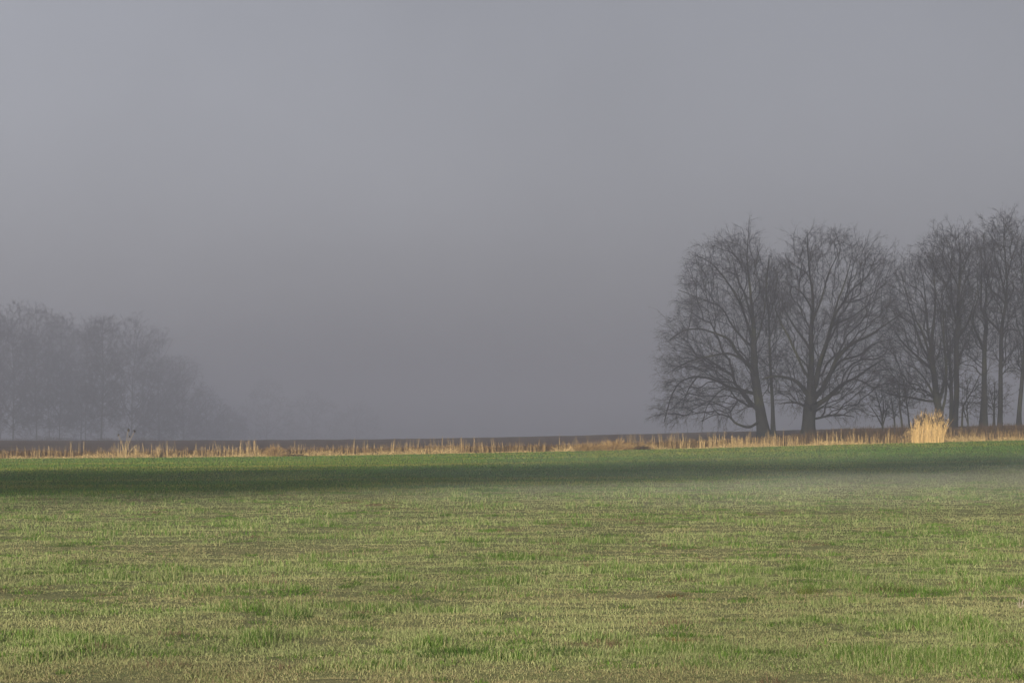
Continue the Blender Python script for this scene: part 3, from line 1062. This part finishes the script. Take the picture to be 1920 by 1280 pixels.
# ------------------------------------------------------------------ single tufts of the strip
def tuft(name, label, px, py, w_px, h_px, n, cols, cat='grass tuft', group=None, plume=0, dome=0.6, flare=0.5, mat=None, D=176.5, rad=(0.008, 0.016)):
    b = W(px, py, D)
    gz = float(full_ground(b[0], D))
    mpp = D / F
    root = empty(name, (b[0], D, gz))
    tag(root, label, cat, group)
    hw, H = w_px * mpp / 2, h_px * mpp
    mb = MB()
    a = rng.uniform(0, 2 * math.pi, n)
    q = np.sqrt(rng.uniform(0, 1, n))
    bx_ = np.cos(a) * q * hw * (1 - flare * 0.5)
    by_ = np.sin(a) * q * hw * (1 - flare * 0.5) * 0.7
    hh = H * rng.uniform(0.45, 1.0, n) ** 0.6 * (1 - dome * q ** 2.5) * (0.88 + 0.12 * np.sin(a * 2 + q * 5))
    out = np.stack([np.cos(a), np.sin(a) * 0.7, np.zeros(n)], -1) * (q * hw * flare * rng.uniform(0.1, 1.0, n))[:, None]
    s = np.linspace(0, 1, 5)[None, :, None]
    base = np.stack([bx_, by_, np.full(n, -0.03)], -1)
    sag = np.array([0, 0, -1.0]) * (hh * 0.25 * rng.uniform(0, 1, n) * flare)[:, None]
    P = base[:, None] + np.array([0, 0, 1.0]) * hh[:, None, None] * s + out[:, None] * s ** 1.6 + sag[:, None] * s ** 3
    P = P + rng.normal(0, 0.015, (n, 1, 3)) * s
    P = P + np.array([1.0, 0, 0]) * (rng.normal(0.05, 0.05, n) * H)[:, None, None] * s ** 2
    c = pick(cols[0], cols[1], rng.uniform(0, 1, n)) * rng.uniform(0.55, 1.15, n)[:, None]
    r = rng.uniform(rad[0], rad[1], n)
    tubes(mb, P, r, r * 0.5, 3, c)
    # arching skirt leaves
    m = n * 2 // 3
    a2 = rng.uniform(0, 2 * math.pi, m)
    d2 = np.stack([np.cos(a2), np.sin(a2) * 0.7, np.zeros(m)], -1)
    l2 = hw * rng.uniform(0.5, 1.5, m)
    z2 = H * rng.uniform(0.1, 0.6, m)
    b2_ = d2 * (rng.uniform(0, 0.5, m) * hw)[:, None]
    P2 = b2_[:, None] + d2[:, None] * l2[:, None, None] * s * 0.7 + np.array([0, 0, 1.0]) * (z2[:, None, None] * (4 * s * (1 - s * 0.85)) * 0.6)
    c2 = pick(cols[0], cols[1], rng.uniform(0, 1, m)) * rng.uniform(0.7, 1.1, m)[:, None]
    tubes(mb, P2, np.full(m, rad[0] * 1.1), np.full(m, rad[0] * 0.5), 3, c2)
    link('blades', mb.mesh('blades'), mat or M_STRAW, root)
    if plume:
        mp = MB()
        k = rng.choice(n, plume)
        tip = P[k, -1]
        pn = 6
        kk = np.repeat(np.arange(plume), pn)
        st = tip[kk] - np.array([0, 0, 1.0]) * rng.uniform(-0.05, 0.2, len(kk))[:, None]
        dv = unit(rng.normal(0, 0.45, (len(kk), 3)) + np.array([0, 0, 1.0]))
        ln = rng.uniform(0.08, 0.25, len(kk))
        s3 = np.linspace(0, 1, 3)[None, :, None]
        tubes(mp, st[:, None] + dv[:, None] * ln[:, None, None] * s3, np.full(len(kk), 0.012), np.full(len(kk), 0.005), 3,
              pick(UMBER * 0.7, UMBER * 1.5, rng.uniform(0, 1, len(kk))))
        link('plumes', mp.mesh('plumes'), M_STRAW, root)
    return root


GT = 'tufts standing out of the reed strip'
tuft('straw_tuft', 'tall thick golden straw tuft with dark plumes in front of the tree trunks', 1740, 826, 68, 69, 560, (GOLD * np.array([1.2, 1.12, 1.0]), GOLD2), group=GT, plume=230, dome=0.15, flare=0.2)
tuft('russet_tuft', 'round russet grass tuft alone in the reeds facing the empty fog', 516, 853, 44, 30, 240, (RUST * 1.3, GOLD2 * 0.9), group=GT, flare=0.8)
tuft('dark_tuft', 'low flat dark clump beside the round russet tuft', 556, 852, 34, 7, 130, (UMBER, RUST * 0.6), group=GT, flare=0.9)
tuft('rusty_tuft', 'rusty straw tuft with green at its foot, outermost of three from the trees', 1098, 842, 46, 24, 220, (RUST * 1.1, GOLD2 * 0.85), group=GT, flare=0.8)
tuft('wide_tuft', 'widest sprawling rusty straw tuft with thin straw spikes, middle of three', 1150, 840, 70, 30, 330, (GOLD2, RUST * 1.4), group=GT, flare=0.85)
tuft('bramble_tuft', 'dark reddish clump at the end of the rusty tufts next to the drooping limbs', 1204, 838, 34, 16, 160, (RUST * 0.6, UMBER), group=GT, flare=0.9)
tuft('dark_bramble', 'low dark bramble heap between the two thickest trunks', 1467, 812, 36, 18, 200, (UMBER * 0.8, UMBER * 1.2), cat='bramble', D=205, flare=0.9)


def weed():
    D = 177.0
    b = W(234, 856, D)
    gz = float(ground(b[0], D))
    root = empty('seed_weed', (b[0], D, gz))
    tag(root, 'thin bent dry weed with dark seed heads, tallest stem above the reeds', 'weed')
    mpp = D / F
    mb = MB()
    tips = [(241, 806), (252, 808), (243, 818), (222, 815), (259, 832)]
    z0 = W(234, 856, D)[2]
    off = z0 - gz
    for i, (tx, ty) in enumerate(tips):
        e = np.array([(tx - 234) * mpp, rng.normal(0, 0.2), (856 - ty) * mpp + off])
        c = np.array([e[0] * 0.25, 0, e[2] * 0.55])
        u = np.linspace(0, 1, 9)[:, None]
        tubes(mb, (np.array([0.03 * i, 0, -0.05]) * (1 - u) ** 2 + c * 2 * u * (1 - u) + e * u * u)[None], np.array([0.012]), np.array([0.006]), 4, (GOLD * 0.8)[None])
    link('stem', mb.mesh('stem'), M_STRAW, root)
    for i, (tx, ty) in enumerate(tips[:4]):
        e = np.array([(tx - 234) * mpp, 0, (856 - ty) * mpp + off])
        hm = MB()
        m = 60
        st = e + rng.normal(0, 0.035, (m, 3)) * np.array([1, 1, 1.4])
        dv = unit(rng.normal(0, 1, (m, 3)))
        s = np.linspace(0, 1, 3)[None, :, None]
        sc = 1.0 if i < 2 else 0.6
        tubes(hm, e + (st[:, None] - e + dv[:, None] * 0.06 * s) * sc, np.full(m, 0.012 * sc), np.full(m, 0.006 * sc), 3, np.tile(UMBER * 0.6, (m, 1)))
        core = np.array([[1, 0, 0], [-1, 0, 0], [0, 1, 0], [0, -1, 0], [0, 0, 1.4], [0, 0, -1.4]]) * 0.07 * sc + e
        hm.add(core, tris=[(0, 2, 4), (2, 1, 4), (1, 3, 4), (3, 0, 4), (2, 0, 5), (1, 2, 5), (3, 1, 5), (0, 3, 5)], col=np.tile(UMBER * 0.6, (6, 1)))
        link('seed_head', hm.mesh('seed_head'), M_STRAW, root)


weed()


# ------------------------------------------------------------------ single tufts in the meadow
def meadow_tuft(name, label, px, py, w, h, n, c0, c1, lean=0.6):
    # distance where the photo point meets the ground
    D = 20.0
    for _ in range(40):
        p = W(px, py, D)
        D += (p[2] - float(full_ground(p[0], D))) * D / CAM_Z * 0.5
    p = W(px, py, D)
    gz = float(full_ground(p[0], D))
    mb = MB()
    a = rng.uniform(0, 2 * math.pi, n)
    q = np.sqrt(rng.uniform(0, 1, n))
    base = np.stack([np.cos(a) * q * w / 2, np.sin(a) * q * w / 2, np.full(n, -0.015)], -1)
    hh = h * rng.uniform(0.55, 1.1, n) * (1 - 0.4 * q * q)
    col = pick(np.array(c0), np.array(c1), rng.uniform(0, 1, n)) * rng.uniform(0.7, 1.2, n)[:, None]
    blades(mb, base, hh, np.full(n, 0.006) * rng.uniform(0.8, 1.4, n), lean * rng.uniform(0.3, 1.3, n) * (0.4 + q), a, col)
    k = 14                                            # the matted foot of the tuft
    an = np.arange(k) / k * 2 * math.pi
    rr = w / 2 * rng.uniform(0.85, 1.15, k)
    foot = np.vstack([np.stack([np.cos(an) * rr, np.sin(an) * rr, np.full(k, -0.03)], -1), [[0, 0, 0.012]]])
    i = np.arange(k)
    mb.add(foot, tris=np.stack([i, (i + 1) % k, np.full(k, k)], -1), col=np.tile(np.array(c1) * 0.9, (k + 1, 1)))
    o = link(name, mb.mesh(name), M_GRASS)
    o.location = (p[0], D, gz)
    tag(o, label, 'grass tuft', 'tufts scattered over the meadow')
    return o


G0, G1 = (0.05, 0.10, 0.02), (0.10, 0.17, 0.035)
meadow_tuft('grass_tuft', 'green tuft with spiky blades near the bottom corner', 84, 1232, 0.36, 0.10, 150, G0, G1)
meadow_tuft('grass_tuft', 'dark green tuft sharing its swath with a round one nearby', 548, 1158, 0.42, 0.09, 140, G0, G1)
meadow_tuft('grass_tuft', 'small round dark green tuft a little past the other in its swath', 664, 1158, 0.32, 0.085, 120, G0, G1)
meadow_tuft('grass_tuft', 'dark green tuft on the edge of the bare brown ground, in the middle below', 880, 1228, 0.75, 0.11, 330, (0.04, 0.09, 0.015), G1)
meadow_tuft('grass_tuft', 'broad green tuft on the brown edge, next past the dark one', 1050, 1226, 0.6, 0.10, 220, G0, G1)
meadow_tuft('yellow_tuft', 'yellow-green tuft beside the mown line below the trees', 1520, 1112, 0.3, 0.12, 120, (0.13, 0.17, 0.03), (0.17, 0.19, 0.05))
meadow_tuft('brown_weed', 'dark brown withered weed on the mown line below the straw tuft', 1663, 1110, 0.5, 0.13, 150, (0.06, 0.06, 0.02), (0.12, 0.09, 0.04), 0.9)
meadow_tuft('grass_tuft', 'dark green tuft below the gap between the two largest trees', 1500, 1068, 0.6, 0.10, 180, G0, G1)
meadow_tuft('grass_tuft', 'flat green tuft far out on the meadow under the fogged trees', 125, 1022, 0.7, 0.08, 200, (0.08, 0.14, 0.03), (0.13, 0.2, 0.05))
meadow_tuft('rust_tuft', 'small rusty brown tuft on the meadow below the drooping limbs', 1268, 1204, 0.3, 0.08, 110, (0.16, 0.09, 0.03), (0.22, 0.14, 0.05))
meadow_tuft('rust_tuft', 'dark rusty tuft in the middle of the meadow on its second mown line', 1262, 1118, 0.35, 0.07, 110, (0.09, 0.06, 0.025), (0.17, 0.11, 0.04))
meadow_tuft('pale_stem', 'whitish dry stem cut by the picture edge', 1913, 1138, 0.05, 0.13, 10, (0.6, 0.5, 0.4), (0.7, 0.62, 0.5), 0.3)


# ------------------------------------------------------------------ unseen pines added behind the viewer, crowns shaped to shade a band of the field
SUN_EL = math.radians(7.0)
SUN_AZ = math.radians(8.0)          # the light travels along +y and a little to +x


def add_shade_pines():
    mb = MB()
    tn = math.tan(SUN_EL)
    for row in range(1):
        for c in range(56):
            x = -140 + c * 4.2 + rng.uniform(-0.8, 0.8)
            y = -120 + rng.uniform(-2.5, 2.5)
            z0 = float(ground(x, y))
            sx = x + math.tan(SUN_AZ) * 215           # where the shadow lands
            near = 78 + 1.4 * sx
            near = 88 + 30 * math.tanh((near - 88) / 30)
            top = 121 + 5 * math.tanh((sx + 10) / 12)
            gz = float(ground(sx, 110))
            hb = (near - y) * tn + gz * 0.4 + rng.normal(0, 0.35)
            ht = (top - y) * tn + gz + rng.normal(0, 0.4)
            tube(mb, np.array([[x, y, z0 - 0.2], [x, y, z0 + hb], [x, y, z0 + ht - 0.5]]), np.array([0.19, 0.13, 0.04]), 6)
            k = int(95 * max(ht - hb, 1.5) / 5)
            for _ in range(k):
                f = rng.uniform(0, 1)
                R = 3.4 * (1 - 0.35 * f)
                cc = np.array([x + rng.normal(0, R * 0.45), y + rng.normal(0, R * 0.45), z0 + hb + f * (ht - hb)])
                n = 26
                d = unit(rng.normal(size=(n, 3)))
                p = cc + d * rng.uniform(0.3, 1.0, (n, 1)) * np.array([0.9, 0.9, 0.5])
                e = unit(rng.normal(size=(n, 3))) * 0.32
                g = unit(np.cross(e, d)) * 0.22
                i = np.arange(n)[:, None] * 3
                mb.add(np.stack([p - e, p + e, p + g * 1.6], 1), tris=i + np.array([[0, 1, 2]]))
    return tag(link('shade_pines', mb.mesh('shade_pines'), M_NEEDLE), 'unseen row of tall bare-trunked pines added behind the viewer to shade a band of the field', 'wood', kind='stuff')


add_shade_pines()


# ------------------------------------------------------------------ haze and ground mist
def volume_mat(name, density, color, aniso):
    m, nt, out = new_mat(name)
    v = N(nt, 'ShaderNodeVolumePrincipled')
    v.inputs['Color'].default_value = (*color, 1)
    v.inputs['Density'].default_value = density
    v.inputs['Anisotropy'].default_value = aniso
    nt.links.new(v.outputs[0], out.inputs['Volume'])
    return m


def box_mesh(name, lo, hi):
    v = [(x, y, z) for x in (lo[0], hi[0]) for y in (lo[1], hi[1]) for z in (lo[2], hi[2])]
    f = [(0, 1, 3, 2), (4, 6, 7, 5), (0, 4, 5, 1), (2, 3, 7, 6), (0, 2, 6, 4), (1, 5, 7, 3)]
    me = bpy.data.meshes.new(name)
    me.from_pydata(v, [], f)
    me.update()
    return me


HAZE_D = 0.0017
tag(link('haze', box_mesh('haze', (-1700, -200, -5.5), (1700, 2650, 33)), volume_mat('haze', HAZE_D, (0.70, 0.735, 0.85), 0.45)),
    'grey morning fog filling the air', 'fog', kind='stuff')


def mist_patch(loc, size, density):
    me = bpy.data.meshes.new('ground_mist')
    import bmesh
    bm = bmesh.new()
    bmesh.ops.create_uvsphere(bm, u_segments=32, v_segments=16, radius=1.0)
    bm.to_mesh(me)
    bm.free()
    o = link('ground_mist', me, volume_mat('ground_mist', density, (0.95, 0.98, 0.97), 0.0))
    o.location = loc
    o.scale = size
    for p in me.polygons:
        p.use_smooth = True
    return tag(o, 'thin pale mist lying low over the meadow', 'mist', kind='stuff')


for mx_, my_, mz_, sx_, sy_, sz_, dn_ in ((12, 96, 0.35, 17, 11, 0.6, 0.008), (16, 112, 0.5, 18, 12, 0.6, 0.006), (1, 90, 0.1, 14, 9, 0.4, 0.006), (6, 64, 0.0, 9, 7, 0.5, 0.010), (2, 70, 0.0, 8, 6, 0.4, 0.009), (11, 71, 0.05, 8, 9, 0.55, 0.009), (7, 78, 0.1, 11, 7, 0.45, 0.008),
                                         (15, 80, 0.2, 9, 8, 0.5, 0.008), (-3, 74, 0.0, 6, 5, 0.3, 0.008), (13, 62, 0.0, 6, 5, 0.35, 0.009), (5.5, 59, 0.0, 3.5, 4, 0.3, 0.012)):
    mist_patch((mx_, my_, mz_), (sx_, sy_, sz_), dn_ * (0.42 if my_ < 75 else 0.6))

# ------------------------------------------------------------------ sky and sun
w = bpy.data.worlds.new('World')
scene.world = w
w.use_nodes = True
nt = w.node_tree
nt.nodes.clear()
out = N(nt, 'ShaderNodeOutputWorld')
bg = N(nt, 'ShaderNodeBackground')
sky = N(nt, 'ShaderNodeTexSky', sky_type='NISHITA')
sky.sun_disc = False
sky.sun_elevation = SUN_EL
sky.sun_rotation = math.pi + SUN_AZ
sky.air_density = 1.0
sky.dust_density = 2.0
sky.ozone_density = 1.0
hs = N(nt, 'ShaderNodeHueSaturation')
hs.inputs['Saturation'].default_value = 0.12
nt.links.new(sky.outputs[0], hs.inputs['Color'])
nt.links.new(mixc(nt, 1.0, hs.outputs[0], (0.90, 0.903, 1.025)), bg.inputs['Color'])
nt.nodes[-1].blend_type = 'MULTIPLY'
tc = N(nt, 'ShaderNodeTexCoord')
sx = N(nt, 'ShaderNodeSeparateXYZ')
nt.links.new(tc.outputs['Generated'], sx.inputs[0])
mr = N(nt, 'ShaderNodeMapRange', interpolation_type='SMOOTHSTEP')
nt.links.new(sx.outputs['X'], mr.inputs['Value'])
for k_, v_ in (('From Min', -0.26), ('From Max', 0.02), ('To Min', 0.0488 * 1.45), ('To Max', 0.0488)):
    mr.inputs[k_].default_value = v_
cn = N(nt, 'ShaderNodeTexNoise')        # thin uneven cloud
cn.inputs['Scale'].default_value = 5.0
cn.inputs['Detail'].default_value = 4.0
nt.links.new(tc.outputs['Generated'], cn.inputs['Vector'])
cm = N(nt, 'ShaderNodeMapRange')
nt.links.new(cn.outputs['Fac'], cm.inputs['Value'])
for k_, v_ in (('From Min', 0.25), ('From Max', 0.75), ('To Min', 0.88), ('To Max', 1.12)):
    cm.inputs[k_].default_value = v_
mm = N(nt, 'ShaderNodeMath', operation='MULTIPLY')
nt.links.new(mr.outputs[0], mm.inputs[0])
nt.links.new(cm.outputs[0], mm.inputs[1])
nt.links.new(mm.outputs[0], bg.inputs['Strength'])
nt.links.new(bg.outputs[0], out.inputs['Surface'])

sd = bpy.data.lights.new('sun', 'SUN')
sd.energy = 5.0
sd.angle = math.radians(0.9)
sd.color = (1.0, 0.90, 0.76)
so = bpy.data.objects.new('sun', sd)
COL.objects.link(so)
dvec = Vector((math.sin(SUN_AZ) * math.cos(SUN_EL), math.cos(SUN_AZ) * math.cos(SUN_EL), -math.sin(SUN_EL)))
so.rotation_euler = dvec.to_track_quat('-Z', 'Y').to_euler()
so.location = (0, -50, 60)

# ------------------------------------------------------------------ render settings
vs = scene.view_settings
vs.view_transform = 'Standard'
vs.look = 'None'
vs.gamma = 1.0
vs.exposure = 1.0
cy = scene.cycles
scene.render.engine = 'CYCLES'
cy.use_denoising = True
cy.max_bounces = 5
cy.diffuse_bounces = 2
cy.volume_bounces = 1
cy.transparent_max_bounces = 12
cy.use_adaptive_sampling = True
cy.adaptive_threshold = 0.02
